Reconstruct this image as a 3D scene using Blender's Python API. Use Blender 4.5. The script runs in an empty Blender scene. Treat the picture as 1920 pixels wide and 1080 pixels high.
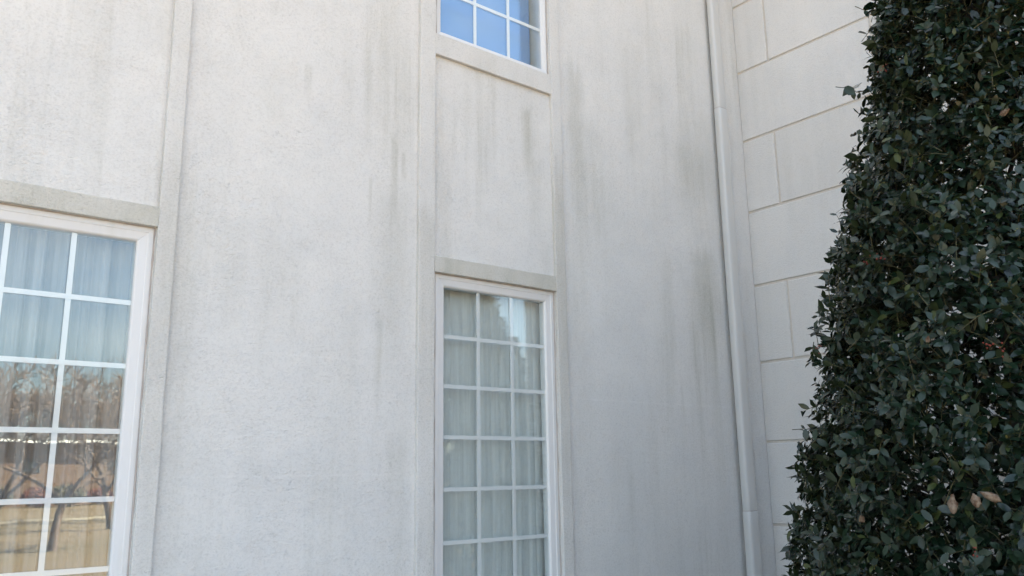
import bpy, math, random
import numpy as np
from mathutils import Matrix, Vector

random.seed(7)
RNG = np.random.default_rng(11)
SC = bpy.context.scene
COL = SC.collection
R = math.radians

# ------------------------------------------------------------------ camera
EYE = 1.6                      # camera height above the ground
DW = 3.9                       # distance from the camera to the facade plane (the plane y = DW)
YAW, PITCH, ROLL, FPX = 0.679553, 0.216744, -0.0153887, 1582.434


def camera_matrix():
    cy, sy, cp, sp, cr, sr = (math.cos(YAW), math.sin(YAW), math.cos(PITCH), math.sin(PITCH),
                              math.cos(ROLL), math.sin(ROLL))
    base = np.array([[1, 0, 0], [0, 0, -1], [0, 1, 0]], float)
    rz = np.array([[cy, -sy, 0], [sy, cy, 0], [0, 0, 1]])
    pt = np.array([[1, 0, 0], [0, cp, sp], [0, -sp, cp]])
    rr = np.array([[cr, -sr, 0], [sr, cr, 0], [0, 0, 1]])
    return (rr @ pt @ base @ rz).T @ np.diag([1, -1, -1])


cam_data = bpy.data.cameras.new('camera')
cam = bpy.data.objects.new('camera', cam_data)
COL.objects.link(cam)
cam_data.sensor_width = 36.0
cam_data.lens = FPX / 1920 * 36
cam_data.clip_start = 0.05
cam_data.clip_end = 3000
_m = Matrix(camera_matrix().tolist()).to_4x4()
_m.translation = (0, 0, EYE)
cam.matrix_world = _m
SC.camera = cam

# ------------------------------------------------------------------ sky, sun, exposure
SUN_EL, SUN_ROT = R(43), R(56)
world = bpy.data.worlds.new('World')
SC.world = world
world.use_nodes = True
wn, wl = world.node_tree.nodes, world.node_tree.links
sky = wn.new('ShaderNodeTexSky')
sky.sky_type = 'NISHITA'
sky.sun_disc = False
sky.sun_elevation = SUN_EL
sky.sun_rotation = SUN_ROT
sky.air_density = 1.0
sky.dust_density = 3.5
sky.ozone_density = 3.2
# thin, even winter cloud over the whole dome
tc = wn.new('ShaderNodeTexCoord')
mp = wn.new('ShaderNodeMapping')
mp.inputs['Scale'].default_value = (1.0, 1.0, 2.6)
wl.new(tc.outputs['Generated'], mp.inputs['Vector'])
cn = wn.new('ShaderNodeTexNoise')
cn.inputs['Scale'].default_value = 2.3
cn.inputs['Detail'].default_value = 6
cn.inputs['Roughness'].default_value = 0.62
wl.new(mp.outputs['Vector'], cn.inputs['Vector'])
cr_ = wn.new('ShaderNodeMapRange')
cr_.inputs['From Min'].default_value = 0.50
cr_.inputs['From Max'].default_value = 0.78
cr_.inputs['To Min'].default_value = 0.02
cr_.inputs['To Max'].default_value = 0.50
wl.new(cn.outputs['Fac'], cr_.inputs['Value'])
cm = wn.new('ShaderNodeMix')
cm.data_type = 'RGBA'
wl.new(cr_.outputs['Result'], cm.inputs['Factor'])
wl.new(sky.outputs['Color'], cm.inputs[6])
cm.inputs[7].default_value = (5.2, 5.2, 5.3, 1)
wl.new(cm.outputs[2], wn['Background'].inputs['Color'])
wn['Background'].inputs['Strength'].default_value = 0.065

sun_data = bpy.data.lights.new('sun', 'SUN')
sun_data.energy = 5.0
sun_data.angle = R(0.53)
sun_data.color = (1.0, 0.94, 0.85)
sun = bpy.data.objects.new('sun', sun_data)
COL.objects.link(sun)
_d = Vector((math.sin(SUN_ROT) * math.cos(SUN_EL), math.cos(SUN_ROT) * math.cos(SUN_EL), math.sin(SUN_EL)))
sun.rotation_euler = _d.to_track_quat('Z', 'Y').to_euler()
sun.location = _d * 60

SC.view_settings.view_transform = 'Standard'
SC.view_settings.look = 'None'
SC.view_settings.gamma = 1.0
SC.view_settings.use_curve_mapping = False
SC.view_settings.exposure = 3.62
SC.view_settings.use_white_balance = True       # the camera's white balance: set for open shade
SC.view_settings.white_balance_temperature = 7750
SC.view_settings.white_balance_tint = 6
SC.cycles.max_bounces = 5
SC.cycles.transparent_max_bounces = 12
SC.cycles.use_denoising = True
SC.cycles.use_adaptive_sampling = True
SC.cycles.adaptive_threshold = 0.02


# ------------------------------------------------------------------ helpers
def mesh(name, verts, faces, smooth=False):
    me = bpy.data.meshes.new(name)
    me.from_pydata([tuple(map(float, v)) for v in verts], [], [tuple(f) for f in faces])
    me.update()
    if smooth:
        me.polygons.foreach_set('use_smooth', [True] * len(me.polygons))
    return me


def big_mesh(name, verts, tris_or_quads, smooth=False):
    """verts (n,3), faces (m,k) numpy arrays"""
    v = np.asarray(verts, np.float32)
    f = np.asarray(tris_or_quads, np.int32)
    me = bpy.data.meshes.new(name)
    me.vertices.add(len(v))
    me.vertices.foreach_set('co', v.ravel())
    k = f.shape[1]
    me.loops.add(f.size)
    me.loops.foreach_set('vertex_index', f.ravel())
    me.polygons.add(len(f))
    me.polygons.foreach_set('loop_start', np.arange(len(f), dtype=np.int32) * k)
    me.polygons.foreach_set('loop_total', np.full(len(f), k, np.int32))
    if smooth:
        me.polygons.foreach_set('use_smooth', np.ones(len(f), bool))
    me.update(calc_edges=True)
    return me


def link(name, me, mat=None, parent=None, loc=None):
    o = bpy.data.objects.new(name, me)
    COL.objects.link(o)
    if mat is not None and me is not None:
        if len(me.materials) == 0:
            me.materials.append(mat)
    if parent is not None:
        o.parent = parent
    if loc is not None:
        o.location = loc
    return o


def tag(o, label=None, cat=None, group=None, kind=None):
    if label:
        o['label'] = label
    if cat:
        o['category'] = cat
    if group:
        o['group'] = group
    if kind:
        o['kind'] = kind
    return o


def empty(name, loc=(0, 0, 0), parent=None):
    o = bpy.data.objects.new(name, None)
    o.empty_display_size = 0.2
    COL.objects.link(o)
    o.location = loc
    if parent is not None:
        o.parent = parent
    return o


def box_vf(x0, x1, y0, y1, z0, z1):
    v = [(x0, y0, z0), (x1, y0, z0), (x1, y1, z0), (x0, y1, z0), (x0, y0, z1), (x1, y0, z1), (x1, y1, z1), (x0, y1, z1)]
    f = [(0, 3, 2, 1), (4, 5, 6, 7), (0, 1, 5, 4), (1, 2, 6, 5), (2, 3, 7, 6), (3, 0, 4, 7)]
    return v, f


def box(name, x0, x1, y0, y1, z0, z1, mat, parent=None):
    v, f = box_vf(x0, x1, y0, y1, z0, z1)
    return link(name, mesh(name, v, f), mat, parent)


class MB:
    """collects pieces of ONE part"""
    def __init__(self):
        self.v, self.f = [], []

    def add(self, v, f):
        n = len(self.v)
        self.v += list(v)
        self.f += [tuple(i + n for i in q) for q in f]

    def box(self, *a):
        self.add(*box_vf(*a))

    def build(self, name, mat, parent=None, smooth=False):
        return link(name, mesh(name, self.v, self.f, smooth), mat, parent)


def tube(mb, pts, rad, sides=6):
    """a tapered tube through pts with radii rad"""
    pts = [Vector(p) for p in pts]
    n0 = len(mb.v)
    for i, p in enumerate(pts):
        t = (pts[min(i + 1, len(pts) - 1)] - pts[max(i - 1, 0)])
        if t.length < 1e-9:
            t = Vector((0, 0, 1))
        t.normalize()
        a = t.cross(Vector((0.31, 0.77, 0.56)))
        a.normalize()
        b = t.cross(a)
        for k in range(sides):
            an = 2 * math.pi * k / sides
            mb.v.append(tuple(p + (a * math.cos(an) + b * math.sin(an)) * rad[i]))
    for i in range(len(pts) - 1):
        for k in range(sides):
            q = n0 + i * sides
            mb.f.append((q + k, q + (k + 1) % sides, q + sides + (k + 1) % sides, q + sides + k))


# ------------------------------------------------------------------ materials
class NT:
    def __init__(self, name):
        self.m = bpy.data.materials.new(name)
        self.m.use_nodes = True
        self.n = self.m.node_tree.nodes
        self.l = self.m.node_tree.links
        self.b = self.n['Principled BSDF']
        self.out = self.n['Material Output']

    def put(self, sock, val):
        if isinstance(val, bpy.types.NodeSocket):
            self.l.new(val, sock)
        else:
            sock.default_value = val

    def math(self, op, a, b=0.0, c=None, clamp=False):
        x = self.n.new('ShaderNodeMath')
        x.operation = op
        x.use_clamp = clamp
        self.put(x.inputs[0], a)
        self.put(x.inputs[1], b)
        if c is not None:
            self.put(x.inputs[2], c)
        return x.outputs[0]

    def pos(self):
        g = self.n.new('ShaderNodeNewGeometry')
        return g.outputs['Position']

    def sep(self, v):
        s = self.n.new('ShaderNodeSeparateXYZ')
        self.l.new(v, s.inputs[0])
        return s.outputs

    def mapping(self, v, scale, loc=(0, 0, 0)):
        m = self.n.new('ShaderNodeMapping')
        m.inputs['Scale'].default_value = scale
        m.inputs['Location'].default_value = loc
        self.l.new(v, m.inputs['Vector'])
        return m.outputs[0]

    def noise(self, v, scale, detail=3, rough=0.55, dist=0.0):
        t = self.n.new('ShaderNodeTexNoise')
        t.inputs['Scale'].default_value = scale
        t.inputs['Detail'].default_value = detail
        t.inputs['Roughness'].default_value = rough
        t.inputs['Distortion'].default_value = dist
        if v is not None:
            self.l.new(v, t.inputs['Vector'])
        return t.outputs['Fac']

    def ramp(self, val, a, b, lo=0.0, hi=1.0, smooth=True):
        m = self.n.new('ShaderNodeMapRange')
        m.interpolation_type = 'SMOOTHSTEP' if smooth else 'LINEAR'
        self.put(m.inputs['Value'], val)
        m.inputs['From Min'].default_value = a
        m.inputs['From Max'].default_value = b
        m.inputs['To Min'].default_value = lo
        m.inputs['To Max'].default_value = hi
        return m.outputs[0]

    def mix(self, fac, a, b, mode='MIX'):
        m = self.n.new('ShaderNodeMix')
        m.data_type = 'RGBA'
        m.blend_type = mode
        self.put(m.inputs['Factor'], fac)
        self.put(m.inputs[6], a if isinstance(a, bpy.types.NodeSocket) else (*a, 1))
        self.put(m.inputs[7], b if isinstance(b, bpy.types.NodeSocket) else (*b, 1))
        return m.outputs[2]

    def bump(self, h, strength, dist, prev=None):
        b = self.n.new('ShaderNodeBump')
        b.inputs['Strength'].default_value = strength
        b.inputs['Distance'].default_value = dist
        self.l.new(h, b.inputs['Height'])
        if prev is not None:
            self.l.new(prev, b.inputs['Normal'])
        return b.outputs[0]

    def done(self, color=None, rough=None, normal=None, spec=None):
        if color is not None:
            self.put(self.b.inputs['Base Color'], color if isinstance(color, bpy.types.NodeSocket) else (*color, 1))
        if rough is not None:
            self.put(self.b.inputs['Roughness'], rough)
        if normal is not None:
            self.l.new(normal, self.b.inputs['Normal'])
        if spec is not None:
            self.b.inputs['Specular IOR Level'].default_value = spec
        return self.m


def simple(name, color, rough=0.6, var=0.12, scale=8.0, spec=0.4):
    t = NT(name)
    n = t.noise(t.pos(), scale, 4)
    c = t.mix(n, tuple(x * (1 - var) for x in color), tuple(min(1, x * (1 + var)) for x in color))
    return t.done(c, rough, spec=spec)


def stucco(name, base, grime, streak=1.0, stains=(), coarse=1.0, fine=1.0, cover=0.0, scratch=1.0, haxis='x', seams=()):
    """trowelled synthetic stucco: swirled ridges, fine grit, weather streaks and single stains (x, z top, z bottom, half width, strength)"""
    t = NT(name)
    p = t.pos()
    s = t.sep(p)
    u = s[0] if haxis == 'x' else s[1]
    # warp so that ridges wander in arcs like a float's sweep
    warp = t.n.new('ShaderNodeTexNoise')
    warp.inputs['Scale'].default_value = 3.2
    warp.inputs['Detail'].default_value = 2
    t.l.new(p, warp.inputs['Vector'])
    wv = t.n.new('ShaderNodeVectorMath')
    wv.operation = 'MULTIPLY_ADD'
    t.l.new(warp.outputs['Color'], wv.inputs[0])
    wv.inputs[1].default_value = (0.10, 0.10, 0.10)
    t.l.new(p, wv.inputs[2])
    wp = wv.outputs[0]
    ridge = t.noise(t.mapping(wp, (27, 27, 105)), 1.0, 2, 0.5, 0.3)
    crest = t.ramp(t.math('ABSOLUTE', t.math('SUBTRACT', ridge, 0.5)), 0.0, 0.032, 1.0, 0.0)      # thin scored lines
    patch = t.ramp(t.noise(t.mapping(wp, (6, 6, 9)), 1.0, 2), 0.30, 0.66, 0.35, 1.0)
    crest = t.math('MULTIPLY', crest, patch)
    grit = t.noise(p, 105, 3, 0.75)
    lump = t.noise(t.mapping(wp, (30, 30, 62)), 1.0, 3, 0.6)
    tick = t.math('MULTIPLY', t.ramp(t.noise(t.mapping(wp, (58, 58, 125)), 1.0, 3, 0.65), 0.53, 0.74), t.ramp(t.noise(p, 5.3, 3, 0.6), 0.34, 0.66, 0.3, 1.15))                  # short pits left by the float
    # weather: soft vertical streaks, blotches
    st1 = t.noise(t.mapping(p, (5.5, 5.5, 0.42)), 1.0, 4, 0.6, 0.2)
    st2 = t.noise(t.mapping(p, (24, 24, 1.1)), 1.0, 4, 0.65, 0.1)
    blotch = t.noise(t.mapping(p, (1.25, 1.25, 0.8), (3.1, 0, 1.7)), 1.0, 4, 0.6)
    g = t.math('MULTIPLY', t.ramp(st1, 0.42, 0.76), t.ramp(blotch, 0.36, 0.66))
    g = t.math('ADD', t.math('MULTIPLY', g, 0.34 * streak),
               t.math('MULTIPLY', t.math('MULTIPLY', t.ramp(st2, 0.5, 0.8), t.ramp(blotch, 0.42, 0.7)), 0.30 * streak))
    if cover:
        g = t.math('ADD', g, t.math('MULTIPLY', t.ramp(t.noise(t.mapping(p, (6, 6, 4)), 1.0, 4, 0.65), 0.22, 0.75), cover))
    wob = t.math('MULTIPLY', t.math('SUBTRACT', t.noise(t.mapping(p, (9, 9, 3.2)), 1.0, 3), 0.5), 0.10)
    for (x0, zt, zb, hw, k) in stains:
        dx = t.math('ABSOLUTE', t.math('SUBTRACT', t.math('ADD', u, t.math('MULTIPLY', wob, min(1.0, hw * 9))), x0))
        a = t.ramp(dx, hw * 0.15, hw, 1.0, 0.0)
        h = zt - zb
        zz = t.math('ADD', s[2], t.math('MULTIPLY', t.math('SUBTRACT', st2, 0.5), h * 0.5))
        b = t.math('MULTIPLY', t.ramp(zz, zt - 0.12 * h, zt + 0.05 * h, 1.0, 0.0), t.ramp(zz, zb - 0.25 * h, zb + 0.6 * h))
        m = t.math('MULTIPLY', t.math('MULTIPLY', a, b), t.ramp(st2, 0.25, 0.72, 0.6 * k, k))
        g = t.math('ADD', g, m)
    g = t.math('MULTIPLY', g, t.ramp(grit, 0.25, 0.7, 0.75, 1.1), clamp=True)
    tint = t.ramp(t.noise(p, 2.3, 3), 0.35, 0.68)
    c = t.mix(tint, base, tuple(x * k for x, k in zip(base, (0.955, 0.962, 0.97))))
    if haxis == 'y':
        oi = t.n.new('ShaderNodeObjectInfo')
        c = t.mix(t.ramp(oi.outputs['Random'], 0, 1, 0, 0.9), c, tuple(x * k for x, k in zip(base, (0.94, 0.935, 0.925))))
    c = t.mix(t.math('MULTIPLY', crest, 0.05 * scratch), c, tuple(x * 0.55 for x in base))           # dirt caught in the scores
    c = t.mix(t.ramp(grit, 0.44, 0.74, 0.0, 0.33 * fine), c, tuple(x * 0.6 for x in base))
    c = t.mix(t.math('MULTIPLY', tick, 0.34 * fine), c, tuple(x * 0.62 for x in base))
    for (xa, xb, z0) in seams:            # where one day's coat met the next
        zl = t.math('ABSOLUTE', t.math('ADD', t.math('SUBTRACT', s[2], z0), t.math('MULTIPLY', wob, 0.12)))
        m = t.math('MULTIPLY', t.ramp(zl, 0.002, 0.009, 0.20, 0.0), t.math('MULTIPLY', t.ramp(u, xa, xa + .05), t.ramp(u, xb - .05, xb, 1.0, 0.0)))
        c = t.mix(t.math('MULTIPLY', m, t.ramp(st2, 0.35, 0.6, 0.3, 1.0)), c, (0.78, 0.77, 0.75))
    c = t.mix(g, c, grime)
    h = t.math('ADD', t.math('MULTIPLY', lump, 0.22 * coarse), t.math('MULTIPLY', grit, 0.75 * fine))
    h = t.math('SUBTRACT', h, t.math('MULTIPLY', crest, 0.13 * scratch))
    h = t.math('SUBTRACT', h, t.math('MULTIPLY', tick, 0.30 * fine))
    nrm = t.bump(h, 0.85, 0.0062)
    return t.done(c, 0.9, nrm, 0.25)


BASE = (0.665, 0.656, 0.634)
GRIME = (0.37, 0.366, 0.315)
# single stains of the big wall field: x, z top, z bottom, half width, strength   (metres on the facade)
WALL_STAINS = [
    (5.02, 3.25, 2.3, 0.22, 0.499), (4.99, 3.05, 1.9, 0.3289, 0.19), (4.95, 4.08, 3.4, 0.44, 0.189), (5.12, 4.35, 3.5, 0.1771, 0.205),
    (3.73, 4.4, 2.95, 0.11, 0.396), (3.85, 4, 3, 0.1645, 0.219), (3.72, 2.9, 1.2, 0.1265, 0.161), (4.59, 3.12, 2.45, 0.0886, 0.19), (4.31, 4.8, 3.75, 0.2024, 0.146),
    (2.31, 3.51, 2.95, 0.038, 0.38), (2.375, 3.4, 3.22, 0.0228, 0.402), (2.164, 3.21, 2.93, 0.0177, 0.329),
    (2.236, 2.445, 1.9, 0.038, 0.307), (2.3, 3.2, 2.1, 0.1645, 0.219), (2.29, 4.4, 3.5, 0.1139, 0.175),
    (1.782, 3.765, 3.57, 0.038, 0.263), (1.2, 2.9, 0.6, 0.1265, 0.249), (3.3, 3.935, 3.5, 0.055, 0.482), (3.36, 3.6, 2.95, 0.0886, 0.205),
    (1.43, 2.85, 2.2, 0.1012, 0.117), (1.71, 2.8, 2.2, 0.1265, 0.117), (2.07, 2.5, 1.55, 0.0759, 0.117),
]
M = {}
M['wall'] = stucco('stucco_field', BASE, GRIME, 1.05, WALL_STAINS, seams=((1.2, 2.43, 1.607), (3.6, 5.25, 2.056), (1.5, 2.4, 2.19)))
M['trim'] = stucco('stucco_trim', (0.64, 0.63, 0.605), (0.36, 0.345, 0.29), 1.0, [(3.55, 3.6, 1.2, 0.16, 0.45), (2.53, 3.1, 1.9, 0.14, 0.3), (1.11, 3.0, 0.8, 0.12, 0.25)], 0.9, 1.1, 0.05, 0.6)
M['lintel'] = stucco('stucco_lintel', (0.575, 0.56, 0.515), (0.33, 0.325, 0.265), 0.9, (), 0.9, 1.1, 0.42, 0.6)
M['block'] = stucco('stucco_block', (0.66, 0.645, 0.62), (0.31, 0.31, 0.28), 0.5, (), 0.6, 0.85, 0.0, 0.12, 'y')
M['groove'] = simple('groove_stucco', (0.58, 0.535, 0.48), 0.9, 0.15, 30)
M['interior'] = simple('room_paint', (0.42, 0.40, 0.37), 0.9, 0.05, 2)
M['roof_membrane'] = simple('roof_membrane', (0.3, 0.3, 0.3), 0.9, 0.1, 3)
M['caulk'] = simple('caulk_bead', (0.40, 0.36, 0.33), 0.8, 0.3, 14)


def vinyl(name, col, dirt=0.25):
    t = NT(name)
    p = t.pos()
    d = t.ramp(t.noise(t.mapping(p, (14, 14, 2.0)), 1.0, 4, 0.65), 0.48, 0.82, 0.0, dirt)
    sp = t.ramp(t.noise(p, 55, 3, 0.7), 0.66, 0.80, 0.0, dirt * 1.1)
    c = t.mix(t.math('ADD', d, sp, clamp=True), col, (0.45, 0.43, 0.37))
    nrm = t.bump(t.noise(t.mapping(p, (5, 5, 2)), 1.0, 2), 0.25, 0.004)
    return t.done(c, 0.42, nrm, 0.45)


M['vinyl'] = vinyl('white_vinyl', (0.62, 0.62, 0.615))
M['muntin'] = vinyl('white_muntin', (0.68, 0.68, 0.675), 0.05)
M['pipe'] = vinyl('painted_aluminium', (0.52, 0.52, 0.505), 0.35)


GLASS_F0 = 0.088


def glass_mat():
    t = NT('window_glass')
    t.n.remove(t.b)
    # a thin sheet reflects alike from both sides: Schlick on the unsigned angle
    g = t.n.new('ShaderNodeNewGeometry')
    dt = t.n.new('ShaderNodeVectorMath')
    dt.operation = 'DOT_PRODUCT'
    t.l.new(g.outputs['Incoming'], dt.inputs[0])
    t.l.new(g.outputs['Normal'], dt.inputs[1])
    cs = t.math('SUBTRACT', 1.0, t.math('ABSOLUTE', dt.outputs['Value']), clamp=True)
    fres = t.math('MULTIPLY_ADD', t.math('POWER', cs, 5.0), 1 - GLASS_F0, GLASS_F0)
    tr = t.n.new('ShaderNodeBsdfTransparent')
    tr.inputs['Color'].default_value = (0.955, 0.985, 0.985, 1)
    gl = t.n.new('ShaderNodeBsdfGlossy')
    gl.inputs['Roughness'].default_value = 0.0
    gl.inputs['Color'].default_value = (0.84, 0.94, 1.0, 1)
    wav = t.noise(t.mapping(t.pos(), (2.2, 2.2, 1.5)), 1.0, 2)
    nrm = t.bump(wav, 0.10, 0.008)
    t.l.new(nrm, gl.inputs['Normal'])
    mx = t.n.new('ShaderNodeMixShader')
    t.l.new(fres, mx.inputs[0])
    t.l.new(tr.outputs[0], mx.inputs[1])
    t.l.new(gl.outputs[0], mx.inputs[2])
    t.l.new(mx.outputs[0], t.out.inputs['Surface'])
    return t.m


M['glass'] = glass_mat()


def sheer(name, col, opac):
    t = NT(name)
    t.n.remove(t.b)
    p = t.pos()
    weave = t.ramp(t.noise(t.mapping(p, (70, 1, 2)), 1.0, 3), 0.3, 0.7, 0.90, 1.0)
    c = t.mix(weave, tuple(x * 0.8 for x in col), col)
    d = t.n.new('ShaderNodeBsdfDiffuse')
    t.l.new(c, d.inputs['Color'])
    tl = t.n.new('ShaderNodeBsdfTranslucent')
    t.l.new(c, tl.inputs['Color'])
    a = t.n.new('ShaderNodeMixShader')
    a.inputs[0].default_value = 0.12
    t.l.new(d.outputs[0], a.inputs[1])
    t.l.new(tl.outputs[0], a.inputs[2])
    tr = t.n.new('ShaderNodeBsdfTransparent')
    b = t.n.new('ShaderNodeMixShader')
    t.put(b.inputs[0], t.math('MULTIPLY', weave, opac))
    t.l.new(tr.outputs[0], b.inputs[1])
    t.l.new(a.outputs[0], b.inputs[2])
    t.l.new(b.outputs[0], t.out.inputs['Surface'])
    return t.m


M['sheer_blue'] = sheer('sheer_curtain', (0.36, 0.345, 0.345), 0.94)
M['sheer_green'] = sheer('sheer_curtain_pale', (0.76, 0.755, 0.735), 0.97)
M['drape'] = simple('drape_cloth', (0.62, 0.62, 0.60), 0.9, 0.06, 20)
M['slat'] = simple('blind_slat', (0.64, 0.64, 0.60), 0.5, 0.04, 10)


def leaf_mat(name, a, b, under, rough=0.30, spec=0.6):
    t = NT(name)
    p = t.pos()
    g = t.n.new('ShaderNodeNewGeometry')
    n1 = t.noise(p, 9, 3)
    ri = t.n.new('ShaderNodeNewGeometry').outputs['Random Per Island']
    c = t.mix(t.ramp(t.math('ADD', t.math('MULTIPLY', n1, 0.5), t.math('MULTIPLY', ri, 0.5)), 0.25, 0.75), a, b)
    c = t.mix(t.math('GREATER_THAN', ri, 0.93), c, (0.04, 0.055, 0.014))
    c = t.mix(g.outputs['Backfacing'], c, under)
    t.put(t.b.inputs['Coat Weight'], 0.0)
    r = t.ramp(ri, 0.0, 1.0, rough * 0.8, rough * 1.5)
    nr = t.bump(t.noise(p, 110, 2), 0.25, 0.002)
    return t.done(c, r, nr, spec)


M['leaf'] = leaf_mat('holly_leaf', (0.005, 0.015, 0.008), (0.011, 0.029, 0.014), (0.022, 0.034, 0.015), 0.30, 0.42)
M['twig'] = simple('holly_twig', (0.07, 0.065, 0.03), 0.7, 0.4, 20)
M['bark'] = simple('holly_bark', (0.03, 0.027, 0.023), 0.9, 0.3, 30)
M['bud'] = simple('holly_bud', (0.11, 0.105, 0.03), 0.6, 0.3, 60)
M['berry'] = simple('holly_berry', (0.16, 0.022, 0.012), 0.3, 0.2, 60)


def dead_mat():
    t = NT('dead_leaf')
    p = t.pos()
    a = t.ramp(t.noise(p, 38, 4, 0.65), 0.38, 0.64)
    c = t.mix(a, (0.19, 0.145, 0.105), (0.075, 0.038, 0.02))
    c = t.mix(t.ramp(t.noise(p, 160, 3), 0.5, 0.8, 0, 0.5), c, (0.05, 0.03, 0.02))
    return t.done(c, 0.75, t.bump(t.noise(p, 120, 3), 0.6, 0.004), 0.25)


M['dead_leaf'] = dead_mat()
M['bare_bark'] = simple('bare_tree_bark', (0.13, 0.085, 0.062), 0.9, 0.3, 4)
M['far_bark'] = simple('far_tree_bark', (0.30, 0.24, 0.225), 0.9, 0.3, 2)

# ------------------------------------------------------------------ ground (one sheet to the horizon)


def ground_mat():
    t = NT('winter_lawn')
    p = t.pos()
    n1 = t.noise(p, 0.16, 4, 0.6)
    n2 = t.noise(p, 2.2, 4, 0.65)
    n3 = t.noise(p, 30, 3, 0.7)
    c = t.mix(t.ramp(n1, 0.38, 0.66), (0.185, 0.132, 0.088), (0.14, 0.105, 0.065))
    c = t.mix(t.ramp(n2, 0.55, 0.8), c, (0.10, 0.10, 0.04))
    c = t.mix(t.ramp(n3, 0.3, 0.75, 0.0, 0.5), c, (0.13, 0.095, 0.055))
    return t.done(c, 0.95, t.bump(n3, 0.8, 0.03), 0.1)


GX, GY = 34, 34
xs = np.concatenate([np.linspace(-900, -60, 8), np.linspace(-50, 50, 18), np.linspace(60, 900, 8)])
gv = [(x, y, -0.02 if max(abs(x), abs(y)) < 60 else -0.02 + 0.2 * math.sin(x * .013) * math.cos(y * .017)) for y in xs for x in xs]
gf = [(j * GX + i, j * GX + i + 1, (j + 1) * GX + i + 1, (j + 1) * GX + i) for j in range(GY - 1) for i in range(GX - 1)]
ground = link('ground', mesh('ground', gv, gf, True), ground_mat())
tag(ground, kind='structure')


def slab(name, x0, x1, y0, y1, z0, z1, mat):
    return tag(box(name, x0, x1, y0, y1, z0, z1, mat), kind='structure')


slab('bounce_slab', -6.98, 5.60, -1.6, 3.80, -0.10, 0.03, simple('pale_bounce', (0.42, 0.40, 0.37), 0.9, 0.10, 5))  # unseen pale slab, added to bounce light onto the lower wall
slab('planting_bed', 3.2, 5.1, 0.55, 2.5, 0.02, 0.07, simple('mulch', (0.09, 0.06, 0.04), 0.95, 0.5, 25))
slab('path', -300, 300, -33.0, -31.2, -0.06, 0.004, simple('worn_path', (0.30, 0.24, 0.17), 0.9, 0.15, 6))

# ------------------------------------------------------------------ the building with its facade
WALL_TOP = 8.2
XL, XC = -7.0, 5.626           # left end of the facade, inner corner with the wing
SHIFT = -2.4285                # from the bay of the middle window to the bay of the left window
WX0, WX1 = 2.5916, 3.4915      # window frame, outer
WZ1 = 2.723                    # head of the ground-floor frame
WZ0 = 0.885
UZ0 = 4.205                    # foot of the upper frame
UZ1 = UZ0 + (WZ1 - WZ0)

building = empty('stucco_building', (0, 0, 0))
tag(building, 'weathered off-white stucco building front with white grid windows', 'building')

OPEN = [(WX0, WX1, WZ0, WZ1), (WX0 + SHIFT, WX1 + SHIFT, WZ0, WZ1), (WX0, WX1, UZ0, UZ1)]


def facade():
    xs = sorted({XL, XC + 0.02} | {o[0] for o in OPEN} | {o[1] for o in OPEN})
    zs = sorted({-0.3, WALL_TOP} | {o[2] for o in OPEN} | {o[3] for o in OPEN})
    mb = MB()

    def inside(x, z):
        return any(o[0] < x < o[1] and o[2] < z < o[3] for o in OPEN)
    for i in range(len(xs) - 1):
        for j in range(len(zs) - 1):
            if inside((xs[i] + xs[i + 1]) / 2, (zs[j] + zs[j + 1]) / 2):
                continue
            a, b, c, d = xs[i], xs[i + 1], zs[j], zs[j + 1]
            mb.add([(a, DW, c), (b, DW, c), (b, DW, d), (a, DW, d)], [(0, 1, 2, 3)])
    for (a, b, c, d) in OPEN:
        y0, y1 = DW, DW + 0.22
        mb.add([(a, y0, c), (a, y1, c), (a, y1, d), (a, y0, d)], [(0, 1, 2, 3)])
        mb.add([(b, y0, c), (b, y1, c), (b, y1, d), (b, y0, d)], [(3, 2, 1, 0)])
        mb.add([(a, y0, d), (b, y0, d), (b, y1, d), (a, y1, d)], [(0, 1, 2, 3)])
        mb.add([(a, y0, c), (b, y0, c), (b, y1, c), (a, y1, c)], [(3, 2, 1, 0)])
    return mb.build('wall', M['wall'], building)


facade()
# the rest of the body keeps the sun out: side, back, roof
mb = MB()
mb.add([(XL, DW, -.3), (XL, 16, -.3), (XL, 16, WALL_TOP), (XL, DW, WALL_TOP)], [(3, 2, 1, 0)])
mb.add([(XL, 16, -.3), (16, 16, -.3), (16, 16, WALL_TOP), (XL, 16, WALL_TOP)], [(0, 1, 2, 3)])
mb.build('side_wall', M['wall'], building)
mb = MB()
mb.box(XL, XC + 0.02, DW + 0.001, 16, WALL_TOP - 0.5, WALL_TOP - 0.4)
mb.build('roof', M['roof_membrane'], building)
mb = MB()
mb.box(XL - 0.12, XC - 0.02, DW - 0.12, DW + 0.25, WALL_TOP, WALL_TOP + 0.16)
mb.build('cornice', M['trim'], building)

# raised stucco bands: rough bevelled edges that wander by a millimetre or two
PROUD = 0.026


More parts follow.
